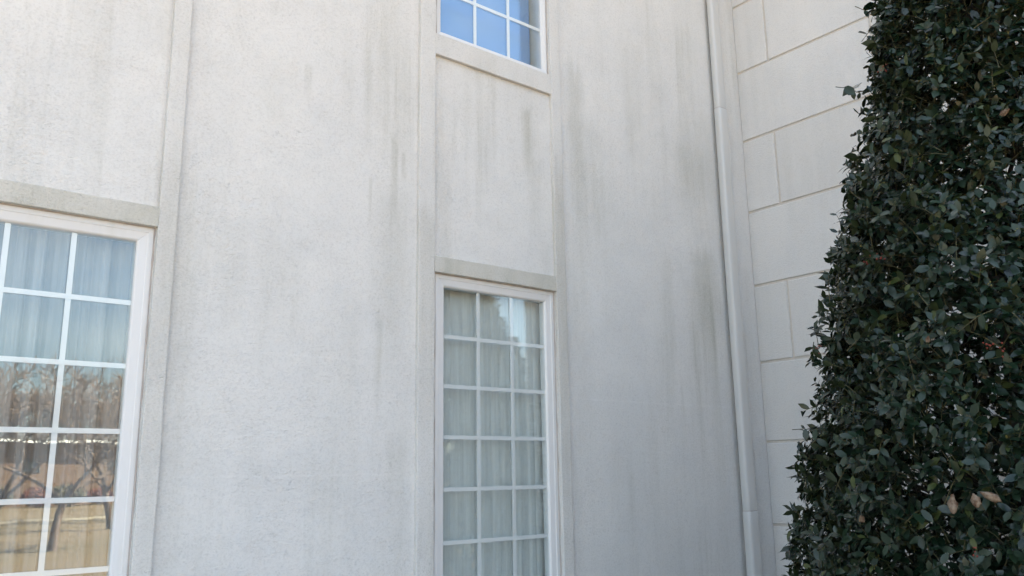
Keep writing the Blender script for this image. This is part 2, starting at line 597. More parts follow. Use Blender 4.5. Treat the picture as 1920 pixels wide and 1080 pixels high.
def band(name, x0, x1, z0, z1, mat, parent, yb=DW, yf=DW - PROUD, axis='z', seed=0):
    r = np.random.default_rng(seed)
    lo, hi = (z0, z1) if axis == 'z' else (x0, x1)
    n = max(4, int((hi - lo) / 0.045))
    t = np.linspace(lo, hi, n + 1)
    k = np.ones(5) / 5

    def wob(a):
        return np.convolve(r.normal(0, a, n + 5), k, 'valid')[:n + 1] * 2
    a = (x0 if axis == 'z' else z0) + wob(0.0011)
    b = (x1 if axis == 'z' else z1) + wob(0.0011)
    f = yf + wob(0.0006)
    bev = 0.004
    rows = []
    for i in range(n + 1):
        prof = [(a[i], yb), (a[i], f[i] + bev), (a[i] + bev * .3, f[i] + bev * .3), (a[i] + bev, f[i]),
                (b[i] - bev, f[i]), (b[i] - bev * .3, f[i] + bev * .3), (b[i], f[i] + bev), (b[i], yb)]
        for (c, y) in prof:
            rows.append((c, y, t[i]) if axis == 'z' else (t[i], y, c))
    fs = []
    for i in range(n):
        for j in range(7):
            q = (i * 8 + j, i * 8 + j + 1, i * 8 + 9 + j, i * 8 + 8 + j)
            fs.append(q if axis == 'z' else q[::-1])
    fs.append(tuple(range(7, -1, -1)) if axis == 'z' else tuple(range(8)))
    m = n * 8
    fs.append(tuple(m + j for j in range(8)) if axis == 'z' else tuple(m + j for j in range(7, -1, -1)))
    return link(name, mesh(name, rows, fs), mat, parent)


for k, dx in enumerate((0.0, SHIFT)):
    band('pilaster_strip', 2.4665 + dx, 2.5730 + dx, -0.2, WALL_TOP - 0.002, M['trim'], building, seed=10 + k)
    band('pilaster_strip', 3.4955 + dx, 3.578 + dx, -0.2, WALL_TOP - 0.002, M['trim'], building, seed=20 + k)
    xa, xb = 2.5736 + dx, 3.4949 + dx
    band('lintel', xa, xb, 2.7225, 2.818, M['lintel'], building, yf=DW - PROUD + 0.0015, axis='x', seed=30 + k)
    band('sill', xa, xb, 0.79, 0.884, M['lintel'], building, yf=DW - PROUD + 0.0015, axis='x', seed=40 + k)
    band('sill', xa, xb, 4.066, 4.203, M['trim'] if k else M['trim'], building, yf=DW - PROUD + 0.0015, axis='x', seed=50 + k)
band('lintel', 2.5736, 3.4949, UZ1 + 0.001, UZ1 + 0.10, M['lintel'], building, yf=DW - PROUD + 0.0015, axis='x', seed=60)


# ------------------------------------------------------------------ windows: parts of the building
def make_window(x0, z0, z1, fw, label):
    """outer left x, foot, head, frame width; sub-parts: frame rails with mitred corners, caulk, muntins, panes"""
    x1 = x0 + (WX1 - WX0)
    w = empty('window', (0, 0, 0), building)
    w['label'] = label
    e = 0.002
    X0, X1, Z0, Z1 = x0 + e, x1 - e, z0 + e, z1 - e
    yf = DW + 0.004
    prof = [(0, yf + 0.10), (0, yf + .004), (.002, yf + .001), (.005, yf), (fw * .34, yf - .001), (fw * .37, yf + .0005), (fw * .40, yf + .002),
            (fw - .010, yf + .006), (fw - .006, yf + .008), (fw - .003, yf + .011), (fw, yf + .016), (fw, yf + 0.06)]
    g = 0.0004

    def rail(p0, p1):
        v = []
        for (i, y) in prof:
            v.append(p0(i, y))
        for (i, y) in prof:
            v.append(p1(i, y))
        n = len(prof)
        f = [(j, j + 1, n + j + 1, n + j) for j in range(n - 1)]
        return v, f
    v, f = rail(lambda i, y: (X0 + i + g, y, Z1 - i), lambda i, y: (X1 - i - g, y, Z1 - i))
    link('frame_rail', mesh('frame_rail', v, f), M['vinyl'], w)
    v, f = rail(lambda i, y: (X1 - i - g, y, Z0 + i), lambda i, y: (X0 + i + g, y, Z0 + i))
    link('frame_rail', mesh('frame_rail', v, f), M['vinyl'], w)
    v, f = rail(lambda i, y: (X0 + i, y, Z0 + i + g), lambda i, y: (X0 + i, y, Z1 - i - g))
    link('frame_rail', mesh('frame_rail', v, f), M['vinyl'], w)
    v, f = rail(lambda i, y: (X1 - i, y, Z1 - i - g), lambda i, y: (X1 - i, y, Z0 + i + g))
    link('frame_rail', mesh('frame_rail', v, f), M['vinyl'], w)
    # caulk bead between frame and stucco
    mb = MB()
    r = random.Random(int(x0 * 100 + z0 * 10))
    for (pa, pb) in (((x0 + .001, z0), (x0 + .001, z1)), ((x1 - .001, z0), (x1 - .001, z1)), ((x0, z1 - .001), (x1, z1 - .001))):
        n = 24
        pts = [(pa[0] + (pb[0] - pa[0]) * i / n, yf - .001 + r.uniform(-.0012, .0008), pa[1] + (pb[1] - pa[1]) * i / n) for i in range(n + 1)]
        tube(mb, pts, [.0036 + r.uniform(-.0012, .0016) for _ in pts], 6)
    mb.build('caulk', M['caulk'], w, True)
    # dark glazing gasket, muntins between the two sheets of glass
    gx0, gx1, gz0, gz1 = X0 + fw, X1 - fw, Z0 + fw, Z1 - fw
    cw, ch = (gx1 - gx0) / 3, (gz1 - gz0) / 6
    ya, yb, bw = yf + .026, yf + .032, .0108
    vs = [gx0 + cw * i for i in range(4)]
    hs = [gz0 + ch * i for i in range(7)]
    for i in (1, 2):
        box('muntin', vs[i] - bw, vs[i] + bw, ya, yb, gz0, gz1, M['muntin'], w)
    for j in range(1, 6):
        box('muntin', gx0, gx1, ya - .0008, yb + .0008, hs[j] - bw, hs[j] + bw, M['muntin'], w)
    for i in range(3):
        for j in range(6):
            a, b, c, d = vs[i], vs[i + 1], hs[j], hs[j + 1]
            y0, y1 = yf + .021, yf + .037
            link('pane', mesh('pane', [(a, y0, c), (b, y0, c), (b, y0, d), (a, y0, d), (a, y1, c), (b, y1, c), (b, y1, d), (a, y1, d)],
                              [(0, 1, 2, 3), (4, 5, 6, 7)]), M['glass'], w)
    return (gx0, gx1, gz0, gz1)


GM = make_window(WX0, WZ0, WZ1, 0.070, 'middle white grid window with pale sheer and blind behind')
GL = make_window(WX0 + SHIFT, WZ0, WZ1, 0.070, 'left white grid window mirroring bare trees and brick')
GU = make_window(WX0, UZ0, UZ1, 0.041, 'upper white grid window mirroring blue sky')


def room(x0, x1, z0, z1, name='room_interior'):
    y0, y1 = DW + 0.22, DW + 3.2
    mb = MB()
    mb.add([(x0, y0, z0), (x1, y0, z0), (x1, y1, z0), (x0, y1, z0)], [(0, 1, 2, 3)])
    mb.add([(x0, y0, z1), (x1, y0, z1), (x1, y1, z1), (x0, y1, z1)], [(3, 2, 1, 0)])
    mb.add([(x0, y1, z0), (x1, y1, z0), (x1, y1, z1), (x0, y1, z1)], [(0, 1, 2, 3)])
    mb.add([(x0, y0, z0), (x0, y1, z0), (x0, y1, z1), (x0, y0, z1)], [(0, 1, 2, 3)])
    mb.add([(x1, y0, z0), (x1, y1, z0), (x1, y1, z1), (x1, y0, z1)], [(3, 2, 1, 0)])
    mb.build(name, M['interior'], building)


room(-1.0, 1.35, 0.1, 3.0)
room(1.4, 4.6, 0.1, 3.0)
room(1.4, 4.6, 3.5, 6.5)


def curtain(name, x0, x1, z0, z1, y, mat, folds, amp, seed, label, cat='curtain'):
    r = np.random.default_rng(seed)
    n = int((x1 - x0) * 260)
    t = np.linspace(0, 1, n)
    ph = np.cumsum(np.abs(r.normal(1, 0.55, n)))
    ph = ph / ph[-1] * folds * 2 * np.pi
    am = amp * (0.55 + 0.45 * np.sin(t * 9 + r.uniform(0, 6)) ** 2)
    rows = []
    nz = 7
    for j in range(nz):
        s = j / (nz - 1)
        sway = 0.012 * np.sin(ph * 0.37 + s * 2.0)
        yy = y + am * (1 - 0.25 * s) * np.sin(ph) + 0.3 * am * np.sin(2.3 * ph + s)
        rows += list(zip(x0 + (x1 - x0) * t + sway * (1 - s), yy, np.full(n, z0 + (z1 - z0) * s)))
    f = [(j * n + i, j * n + i + 1, (j + 1) * n + i + 1, (j + 1) * n + i) for j in range(nz - 1) for i in range(n - 1)]
    o = link(name, mesh(name, rows, f, True), mat)
    return tag(o, label, cat)


YG = DW + 0.135
curtain('sheer_curtain', GL[0] - .12, GL[1] + .12, 0.35, 2.78, YG, M['sheer_blue'], 11, 0.034, 3,
        'blue-grey sheer curtain in long folds behind the left window')
curtain('sheer_curtain', GM[0] - .12, GM[1] + .05, 0.35, 2.78, YG - 0.03, M['sheer_green'], 10, 0.0042, 5,
        'pale green-grey sheer curtain behind the middle window')

# added panel behind the upper window; its blue is painted sky reflection
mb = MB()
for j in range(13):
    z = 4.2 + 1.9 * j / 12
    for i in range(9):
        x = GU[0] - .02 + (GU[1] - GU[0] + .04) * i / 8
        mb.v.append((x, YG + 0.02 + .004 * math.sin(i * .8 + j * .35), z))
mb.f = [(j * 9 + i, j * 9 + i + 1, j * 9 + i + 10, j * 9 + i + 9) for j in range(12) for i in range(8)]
o = mb.build('sky_reflection_panel', simple('painted_sky_blue', (0.16, 0.31, 0.58), 0.9, 0.04, 4), None, True)
tag(o, 'smooth added panel behind the upper window, sky reflection painted in blue', 'panel')

# venetian blind behind the middle sheer
blind = empty('venetian_blind', (0, 0, 0))
tag(blind, 'closed pale venetian blind behind the sheer of the middle window', 'blind')
v, f = box_vf(GM[0] - .02, GM[1] - .01, -.0012, .0012, -.025, .025)
slat_me = mesh('slat', v, f)
zz = 2.70
while zz > 0.93:
    o = link('slat', slat_me, M['slat'], blind, (0, YG + 0.055, zz))
    o.rotation_euler = (R(24), 0, random.uniform(-.002, .002))
    zz -= 0.043
box('headrail', GM[0] - .02, GM[1] - .01, YG + 0.035, YG + 0.08, 2.725, 2.77, M['slat'], blind)
box('bottom_rail', GM[0] - .02, GM[1] - .01, YG + 0.04, YG + 0.07, 0.895, 0.915, M['slat'], blind)

# ------------------------------------------------------------------ the wing with its scored blocks
wing = empty('building_wing', (0, 0, 0))
tag(wing, 'off-white wing wall scored into large stucco blocks behind the holly', 'building')
WY0 = 1.10
GR = 0.011                       # depth of the score lines
mb = MB()
mb.box(XC + GR, 15.9, WY0 + GR, 15.9, -0.3, WALL_TOP)
mb.build('core', M['groove'], wing)
mb = MB()
mb.box(XC - 0.1, 15.9, WY0 - 0.1, DW - 0.125, WALL_TOP + .001, WALL_TOP + 0.16)
mb.build('cornice', M['trim'], wing)
CH, ZG, BL, GW = 0.6102, 1.807, 1.74, 0.019


def block(u0, u1, z0, z1, face):
    """a bevelled slab between two score lines"""
    g = GW / 2
    b = 0.005
    a0, a1, c0, c1 = u0 + g, u1 - g, z0 + g, z1 - g
    pts = []
    for (d, ins) in ((GR + .004, 0), (b, 0), (0, b)):
        for (uu, zc) in ((a0 + ins, c0 + ins), (a1 - ins, c0 + ins), (a1 - ins, c1 - ins), (a0 + ins, c1 - ins)):
            pts.append((XC + d, DW - uu, zc) if face == 'w' else (XC + uu, WY0 + d, zc))
    fs = [(8, 9, 10, 11)]
    for r_ in (0, 4):
        for i in range(4):
            j = (i + 1) % 4
            fs.append((r_ + i, r_ + j, r_ + 4 + j, r_ + 4 + i))
    return link('block', mesh('block', pts, fs), M['block'], wing)


LB = DW - WY0
for k in range(-4, 15):
    z0, z1 = ZG + CH * k, min(ZG + CH * (k + 1), WALL_TOP)
    if z1 - z0 < 0.05:
        continue
    first = 0.30 if k % 2 else 1.17
    cuts = [0.0 - GW / 2]
    c = first
    while c < LB - 0.1:
        cuts.append(c)
        c += BL
    cuts.append(LB + GW / 2 - GR * 0 - 0.0)
    for i in range(len(cuts) - 1):
        block(cuts[i], cuts[i + 1], z0, z1, 'w')
    c = 0.87 if k % 2 else 0.87 * 2
    cuts = [GR - GW / 2 + .0]
    while c < 5.2:
        cuts.append(c)
        c += BL
    for i in range(len(cuts) - 1):
        block(cuts[i], cuts[i + 1], z0, z1, 's')

# ------------------------------------------------------------------ downspout
spout = empty('downspout', (5.29, DW - 0.05, 0))
tag(spout, 'white painted square downspout running up beside the inner corner', 'downspout')


def pipe_section(z0, z1, w, d, yb, xc, flare=0.0):
    """rounded rectangular pipe; the lower end can narrow into the next piece"""
    rad = 0.022
    prof = []
    for (cx, cy, a0) in ((w / 2 - rad, d / 2 - rad, 0), (-w / 2 + rad, d / 2 - rad, 90), (-w / 2 + rad, -d / 2 + rad, 180), (w / 2 - rad, -d / 2 + rad, 270)):
        for q in range(6):
            a = R(a0 + q * 18)
            prof.append((cx + rad * math.cos(a), cy + rad * math.sin(a)))
    n = len(prof)
    zs = [z0, z0 + .004] + list(np.linspace(z0 + .1, z1 - .1, 14)) + [z1 - .004, z1] if z1 - z0 > .3 else [z0, z0 + .0005, z1 - .0005, z1]
    v, f = [], []
    for i, z in enumerate(zs):
        s = 0.96 if i in (0, len(zs) - 1) else 1.0
        ox = 0.0018 * math.sin(z * 2.1 + w * 40)
        for (x, y) in prof:
            v.append((xc + x * s + ox - 5.29, yb - d / 2 + y * s - (DW - .05), z))
    for i in range(len(zs) - 1):
        for k in range(n):
            f.append((i * n + k, i * n + (k + 1) % n, (i + 1) * n + (k + 1) % n, (i + 1) * n + k))
    f.append(tuple(range(n - 1, -1, -1)))
    f.append(tuple((len(zs) - 1) * n + k for k in range(n)))
    return mesh('pipe', v, f, True)


PYB = DW - 0.020
for (z0, z1, w, d) in ((4.405, 8.0, 0.103, 0.060), (1.285, 4.43, 0.110, 0.0655), (0.12, 1.31, 0.117, 0.071)):
    o = link('pipe', pipe_section(z0, z1, w, d, PYB, 5.287), M['pipe'], spout)
for zb, w in ((6.6, .104), (2.05, .111)):
    mb = MB()
    for s in (-1,):
        mb.box(-.003 - w / 2 - .0015, -.003 + w / 2 + .0015, -0.034, -0.0325, zb, zb + .03)
    # strap kept only behind the pipe: two ears on the wall
    mb = MB()
    mb.box(-.003 + w / 2 + .001, -.003 + w / 2 + .035, 0.044, 0.0475, zb, zb + .028)
    mb.build('strap', M['pipe'], spout)

for (zj, w, d) in ((4.4335, 0.106, 0.0635), (1.3135, 0.113, 0.069)):
    # the open lap where one length slides into the next
    rg = pipe_section(zj - .0025, zj + .0025, w, d, PYB, 5.287)
    link('lap_joint', rg, M['caulk'], spout)

# ------------------------------------------------------------------ holly
HX, HY = 4.18, 1.522
PZ = [0.15, 0.45, 1.15, 1.43, 1.62, 1.85, 2.05, 2.30, 2.61, 2.78, 3.02, 3.23, 3.55, 3.94, 4.5, 4.9, 5.15]
PR = [0.95, 1.08, 1.04, 0.985, 0.975, 0.935, 0.89, 0.835, 0.755, 0.69, 0.61, 0.53, 0.455, 0.395, 0.26, 0.13, 0.02]

PZ = [max(0.12, EYE + (z - EYE) * 1.023) for z in PZ]
PR = [r * 1.023 + 0.025 for r in PR]

holly = empty('holly_tree', (HX, HY, 0))
tag(holly, 'tall clipped dark green holly tree in front of the block wall', 'tree')


def leaf_shape(seed):
    """a folded, arched holly blade with a few spines; base at 0, tip along +x, 16 triangles; returns verts, tris"""
    r = np.random.default_rng(seed)
    st = np.array([0.0, 0.15, 0.36, 0.60, 0.84, 1.0])
    wd = np.array([0.02, 0.135, 0.205, 0.185, 0.085, 0.0]) * r.uniform(0.95, 1.30)
    sp = 1 + np.array([0, .10, -.04, .14, -.06, 0]) * r.uniform(0.3, 1.6)
    wd = wd * sp
    arch = -r.uniform(0.06, 0.22) * st ** 2
    fold = r.uniform(0.10, 0.30)
    v = []
    for s, w, a in zip(st, wd, arch):
        v += [(s, w, a + fold * w + r.normal(0, .006)), (s, 0, a), (s, -w, a + fold * w + r.normal(0, .006))]
    f = []
    for i in range(5):
        q = i * 3
        f += [(q, q + 1, q + 4), (q, q + 4, q + 3), (q + 1, q + 2, q + 5), (q + 1, q + 5, q + 4)]
    return np.array(v), np.array(f)


def crown():
    nt = 10800
    zmin, zmax = 0.14, 5.3
    zg = np.linspace(zmin, zmax, 400)
    rg = np.interp(zg, PZ, PR)
    cdf = np.cumsum(rg + 0.02)
    cdf /= cdf[-1]
    z = np.interp(RNG.random(nt), cdf, zg)
    th = RNG.random(nt) * 2 * np.pi
    # a lumpy hedge surface with deeper hollows
    lump = 0.045 * np.sin(3 * th + 2.1 * z) + 0.035 * np.sin(7 * th - 4.3 * z + 1) + 0.03 * np.sin(11 * th + 9 * z)
    dep = RNG.beta(1.15, 3.0, nt)
    rad = np.interp(z, PZ, PR) * (1 - 0.50 * dep) + lump * np.clip(np.interp(z, PZ, PR), 0.1, 1) - 0.015
    stray = RNG.random(nt) < 0.022
    rad = rad + np.where(stray, RNG.uniform(0.015, 0.05, nt), 0)
    rad = np.minimum(rad, np.interp(z, PZ, PR) + 0.022)      # the clipped outline
    hole = (np.sin(5 * th + 3.7 * z) * np.sin(4.1 * z - 2 * th + 0.6) + 0.6 * np.sin(13 * th + 8 * z)) > 1.05
    keep = ~(hole & (RNG.random(nt) < 0.6))
    z, th, rad, stray = z[keep], th[keep], np.clip(rad[keep], 0.01, None), stray[keep]
    nt = len(z)
    tip = np.stack([rad * np.cos(th), rad * np.sin(th), z], 1)
    out = np.stack([np.cos(th), np.sin(th), np.zeros(nt)], 1)
    d = out * RNG.uniform(0.5, 1.1, (nt, 1)) + RNG.normal(0, 0.42, (nt, 3)) + np.array([0, 0, 0.35])
    d /= np.linalg.norm(d, axis=1, keepdims=True)
    ln = RNG.uniform(0.07, 0.14, nt)
    base = tip - d * ln[:, None]
    # leaves along each twig
    per = RNG.integers(7, 11, nt)
    idx = np.repeat(np.arange(nt), per)
    k = np.concatenate([np.arange(p) for p in per])
    frac = (k + 0.6) / per[idx]
    pos = base[idx] + d[idx] * (ln[idx] * frac)[:, None]
    # spiral arrangement round the twig axis
    ref = np.tile(np.array([[0.13, 0.21, 0.97]]), (len(idx), 1))
    a = np.cross(d[idx], ref)
    a /= np.linalg.norm(a, axis=1, keepdims=True) + 1e-9
    b = np.cross(d[idx], a)
    an = k * 2.4 + np.repeat(RNG.random(nt) * 6.28, per) + RNG.normal(0, .3, len(idx))
    side = a * np.cos(an)[:, None] + b * np.sin(an)[:, None]
    lift = RNG.uniform(0.25, 0.95, len(idx))[:, None]
    ax = side + d[idx] * lift + np.array([0, 0, -0.12])
    ax /= np.linalg.norm(ax, axis=1, keepdims=True)
    # leaf faces look up and outward
    up = d[idx] * 0.55 + np.array([0, 0, 0.65]) + out[idx] * 0.35 + RNG.normal(0, 0.32, (len(idx), 3))
    yv = np.cross(up, ax)
    yv /= np.linalg.norm(yv, axis=1, keepdims=True) + 1e-9
    zv = np.cross(ax, yv)
    size = (0.035 + 0.046 * RNG.beta(1.6, 1.6, len(idx))) * (1 - 0.25 * frac)
    return tip, base, d, ln, stray, pos, ax, yv, zv, size, rad[idx]


tip, tbase, tdir, tlen, stray, lpos, lax, lay, laz, lsize, lrad = crown()
shapes = [leaf_shape(s) for s in range(6)]
NL = len(lpos)
which = RNG.integers(0, 6, NL)
# the leaves that show largest stay single objects: nearest to the camera, on the surface, turned to it, inside the view
wpos = lpos + np.array([HX, HY, 0])
tocam = np.array([0, 0, EYE]) - wpos
dist = np.linalg.norm(tocam, axis=1)
facing = np.abs(np.sum(laz * tocam, 1) / dist)
az = np.degrees(np.arctan2(wpos[:, 0], wpos[:, 1]))
el = (wpos[:, 2] - EYE) / np.hypot(wpos[:, 0], wpos[:, 1])
shell = lrad / np.interp(lpos[:, 2], PZ, PR)
inview = (az < 68.5 + el * 8) & (az > 54) & (el > -.10) & (el < .5)
score = lsize * (0.35 + facing) / dist * np.where(inview, 1, 0) * np.where(shell > 0.9, 1, 0.2) * np.where(np.sum(lpos[:, :2] * tocam[:, :2], 1) > 0, 1, 0)
single = np.zeros(NL, bool)
single[np.argsort(-score)[:300]] = True

V, F, off = [], [], 0
for s in range(6):
    m = np.where((which == s) & ~single)[0]
    v, f = shapes[s]
    P = lpos[m][:, None, :] + lsize[m][:, None, None] * (v[None, :, 0:1] * lax[m][:, None, :] + v[None, :, 1:2] * lay[m][:, None, :] + v[None, :, 2:3] * laz[m][:, None, :])
    V.append(P.reshape(-1, 3))
    F.append((f[None] + (np.arange(len(m)) * len(v))[:, None, None]).reshape(-1, 3) + off)
    off += len(m) * len(v)
o = link('foliage', big_mesh('foliage', np.concatenate(V), np.concatenate(F), True), M['leaf'], holly)
o['kind'] = 'stuff'
leaf_me = [big_mesh('leaf', v, f, True) for v, f in shapes]
for i in np.where(single)[0]:
    me = leaf_me[which[i]]
    o = link('leaf', me, M['leaf'], holly)
    s = float(lsize[i])
    mtx = Matrix(((lax[i][0] * s, lay[i][0] * s, laz[i][0] * s, lpos[i][0]), (lax[i][1] * s, lay[i][1] * s, laz[i][1] * s, lpos[i][1]),
                  (lax[i][2] * s, lay[i][2] * s, laz[i][2] * s, lpos[i][2]), (0, 0, 0, 1)))
    o.matrix_basis = mtx

# twigs: thin three-sided stalks in one piece
a = np.cross(tdir, np.array([[0.2, 0.3, 0.93]]))
a /= np.linalg.norm(a, axis=1, keepdims=True)
b = np.cross(tdir, a)
rings = []
for (q, rr) in ((-0.35, .0024), (0.2, .0020), (0.95, .0011)):
    c = tbase + tdir * (tlen * q)[:, None] + np.array([0, 0, -0.02]) * (q < 0)
    for t in range(3):
        an = t * 2.0944
        rings.append(c + (a * math.cos(an) + b * math.sin(an)) * rr)
TV = np.stack(rings, 1).reshape(-1, 3)
fq = []
for lv in (0, 1):
    for t in range(3):
        fq.append((lv * 3 + t, lv * 3 + (t + 1) % 3, lv * 3 + 3 + (t + 1) % 3, lv * 3 + 3 + t))
TF = (np.array(fq)[None] + (np.arange(len(tbase)) * 9)[:, None, None]).reshape(-1, 4)
o = link('twigs', big_mesh('twigs', TV, TF), M['twig'], holly)
o['kind'] = 'stuff'

mb = MB()
tube(mb, [(0, 0, -.05), (.02, .01, .6), (-.01, .03, 1.6), (.02, .0, 2.8), (0, 0.01, 4.0), (.01, 0, 4.9)], [.085, .07, .058, .042, .024, .008], 8)
mb.build('trunk', M['bark'], holly, True)
rb = random.Random(4)
for i in range(44):
    z = 0.25 + 4.3 * (i / 44)
    an = i * 2.4 + rb.uniform(-.3, .3)
    L = float(np.interp(z + .35, PZ, PR)) * 0.70
    mb = MB()
    pts = [(0, 0, z), (L * .35 * math.cos(an), L * .35 * math.sin(an), z + .14), (L * .7 * math.cos(an + .1), L * .7 * math.sin(an + .1), z + .30), (L * math.cos(an + .14), L * math.sin(an + .14), z + .42)]
    tube(mb, pts, [.017, .012, .008, .003], 5)
    for q in range(5):
        t = rb.uniform(.35, 1)
        bx, by, bz = L * t * math.cos(an + .1 * t), L * t * math.sin(an + .1 * t), z + .42 * t
        a2 = an + rb.uniform(-1.2, 1.2)
        l2 = L * rb.uniform(.15, .32)
        tube(mb, [(bx, by, bz), (bx + l2 * math.cos(a2) * .5, by + l2 * math.sin(a2) * .5, bz + l2 * .25), (bx + l2 * math.cos(a2), by + l2 * math.sin(a2), bz + l2 * .6)], [.006, .004, .002], 4)
    mb.build('branch', M['bark'], holly, True)


def ball(mb, c, r):
    v = [(0, 0, 1), (0, 0, -1)] + [(math.cos(k * 1.0472) * .85, math.sin(k * 1.0472) * .85, .45) for k in range(6)] + [(math.cos(k * 1.0472 + .5) * .85, math.sin(k * 1.0472 + .5) * .85, -.45) for k in range(6)]
    f = []
    for k in range(6):
        j = (k + 1) % 6
        f += [(0, 2 + k, 2 + j), (1, 8 + j, 8 + k), (2 + k, 8 + k, 2 + j), (2 + j, 8 + k, 8 + j)]
    mb.add([(c[0] + r * x, c[1] + r * y, c[2] + r * z) for x, y, z in v], f)


# pale bud clusters and a few berries in the leaf axils
budm = MB()
vis = np.where((np.hypot(tip[:, 0], tip[:, 1]) > 0.86 * np.interp(tip[:, 2], PZ, PR)))[0]
for i in RNG.choice(vis, 430, replace=False):
    c = tbase[i] + tdir[i] * tlen[i] * RNG.uniform(.5, .9)
    for q in range(5):
        ball(budm, c + RNG.normal(0, .0075, 3), RNG.uniform(.0025, .0045))
o = budm.build('buds', M['bud'], holly, True)
o['kind'] = 'stuff'
for (azd, eld) in ((64.6, .452), (63.2, .232), (62.2, .226), (68.5, .125), (69.2, .116), (59.0, .13), (66.5, -.085), (69.3, -.10)):
    # on the surface towards the camera at that bearing
    best = None
    for tt in np.linspace(2.6, 4.6, 160):
        p = np.array([tt * math.sin(R(azd)), tt * math.cos(R(azd)), EYE + eld * tt])
        if np.hypot(p[0] - HX, p[1] - HY) < np.interp(p[2], PZ, PR) - .0:
            best = p
            break
    if best is None:
        continue
    mb = MB()
    for q in range(6):
        ball(mb, best - np.array([HX, HY, 0]) + RNG.normal(0, .012, 3), RNG.uniform(.003, .0045))
    mb.build('berry_cluster', M['berry'], holly, True)['kind'] = 'stuff'


# dry oak-like leaves caught in the hedge: things of their own
def dead_leaf(azd, eld, L, W, hang, twist, label, seed):
    r = random.Random(seed)
    p = None
    for tt in np.linspace(2.4, 4.6, 200):
        c = np.array([tt * math.sin(R(azd)), tt * math.cos(R(azd)), EYE + eld * tt])
        if np.hypot(c[0] - HX, c[1] - HY) < np.interp(c[2], PZ, PR) + .030:
            p = c
            break
    if p is None:
        return
    n = 9
    v, f = [], []
    for i in range(n):
        s = i / (n - 1)
        w = W * (math.sin(math.pi * (0.05 + 0.92 * s ** 1.25))) * 1.35 * (1 + 0.13 * math.sin(s * 13 + seed))
        cu = 0.20 * L * math.sin(s * 2.4 + seed)
        cl = 0.55 * w
        v += [(-w, cu + cl, -s * L), (-w * .5, cu + cl * .25, -s * L), (0, cu, -s * L), (w * .5, cu + cl * .3, -s * L), (w, cu + cl * 1.1, -s * L + r.uniform(-.004, .004))]
    for i in range(n - 1):
        for j in range(4):
            f.append((i * 5 + j, i * 5 + j + 1, i * 5 + 6 + j, i * 5 + 5 + j))
    o = link('dead_leaf', mesh('dead_leaf', v, f, True), M['dead_leaf'])
    md = o.modifiers.new('thickness', 'SOLIDIFY')
    md.thickness = 0.0012
    o.location = p
    o.rotation_euler = (R(hang), R(twist), R(-azd + r.uniform(-20, 20)))
    tag(o, label, 'leaf', 'dry leaves caught in the holly')


def dirof(px, py):
    m = camera_matrix()
    c = m @ np.array([(px - 960) / FPX, -(py - 540) / FPX, -1.0])
    return math.degrees(math.atan2(c[0], c[1])), c[2] / math.hypot(c[0], c[1])


for i, (px, py, L, W, hang, tw, lab) in enumerate((
        (1786, 928, .095, .020, 5, 4, 'long pale dry leaf hanging in the lower holly'),
        (1824, 925, .072, .019, 0, -14, 'short brown dry leaf beside the long pale one'),
        (1838, 922, .100, .018, 10, -62, 'curled dark brown dry leaf lying over the short one'),
        (1893, 205, .060, .014, 10, 72, 'small tan dry leaf high at the right of the holly'),
        (1612, 968, .050, .016, 20, -40, 'yellow-brown dry leaf near the left edge of the holly'),
        (1741, 630, .042, .010, 10, 20, 'tiny tan dry leaf halfway up the holly'))):
    dead_leaf(*dirof(px, py), L * .68, W * .62, hang, tw, lab, i + 2)


# ------------------------------------------------------------------ across the lawn: what the windows mirror
def bare_tree(name, x, y, h, seed, mat, label, levels=5, spread=0.62, sides=5, trunk=None, thin=0.007, bole=0.24):
    r = random.Random(seed)
    root = empty(name, (x, y, 0))
    tag(root, label, 'tree', 'bare trees across the lawn')
    tr, br = MB(), MB()

    def grow(p, d, L, rad, lev, nxt=None):
        n = 3
        pts, rads = [p], [rad]
        q = p
        dd = d
        for i in range(n):
            dd = (dd + Vector((r.gauss(0, .13), r.gauss(0, .13), r.gauss(0.03, .08)))).normalized()
            q = q + dd * (L / n)
            pts.append(q)
            rads.append(rad * (1 - 0.42 * (i + 1) / n))
        tube(tr if lev == 0 else br, pts, rads, sides if lev < 2 else (4 if lev < 3 else 3))
        if lev >= levels:
            return
        k = 3 if lev < levels - 1 else 5
        for i in range(k):
            t = r.uniform(.45, 1.0) if lev else r.uniform(.6, 1.0)
            j = min(n - 1, int(t * n))
            bp = pts[j].lerp(pts[j + 1], t * n - j)
            an = 2 * math.pi * i / k + r.uniform(-.6, .6)
            sd = Vector((math.cos(an), math.sin(an), 0))
            nd = (dd * (1 - spread * r.uniform(.6, 1.2)) + sd * spread * r.uniform(.7, 1.2) + Vector((0, 0, .16))).normalized()
            grow(bp, nd, (nxt or L) * r.uniform(.58, .80) * (1.25 if nxt else 1), max(rads[-1] * r.uniform(.62, .85), thin), lev + 1)
    grow(Vector((0, 0, -.05)), Vector((0, 0, 1)), h * bole, trunk or h * .022, 0, h * .24)
    tr.build('trunk', mat, root, True)
    br.build('crown', mat, root, True)
    return root


# distances are measured from the mirrored eye: y = 2*DW - L
def mirror_xy(ratio, L):
    return ratio * L, 2 * DW - L


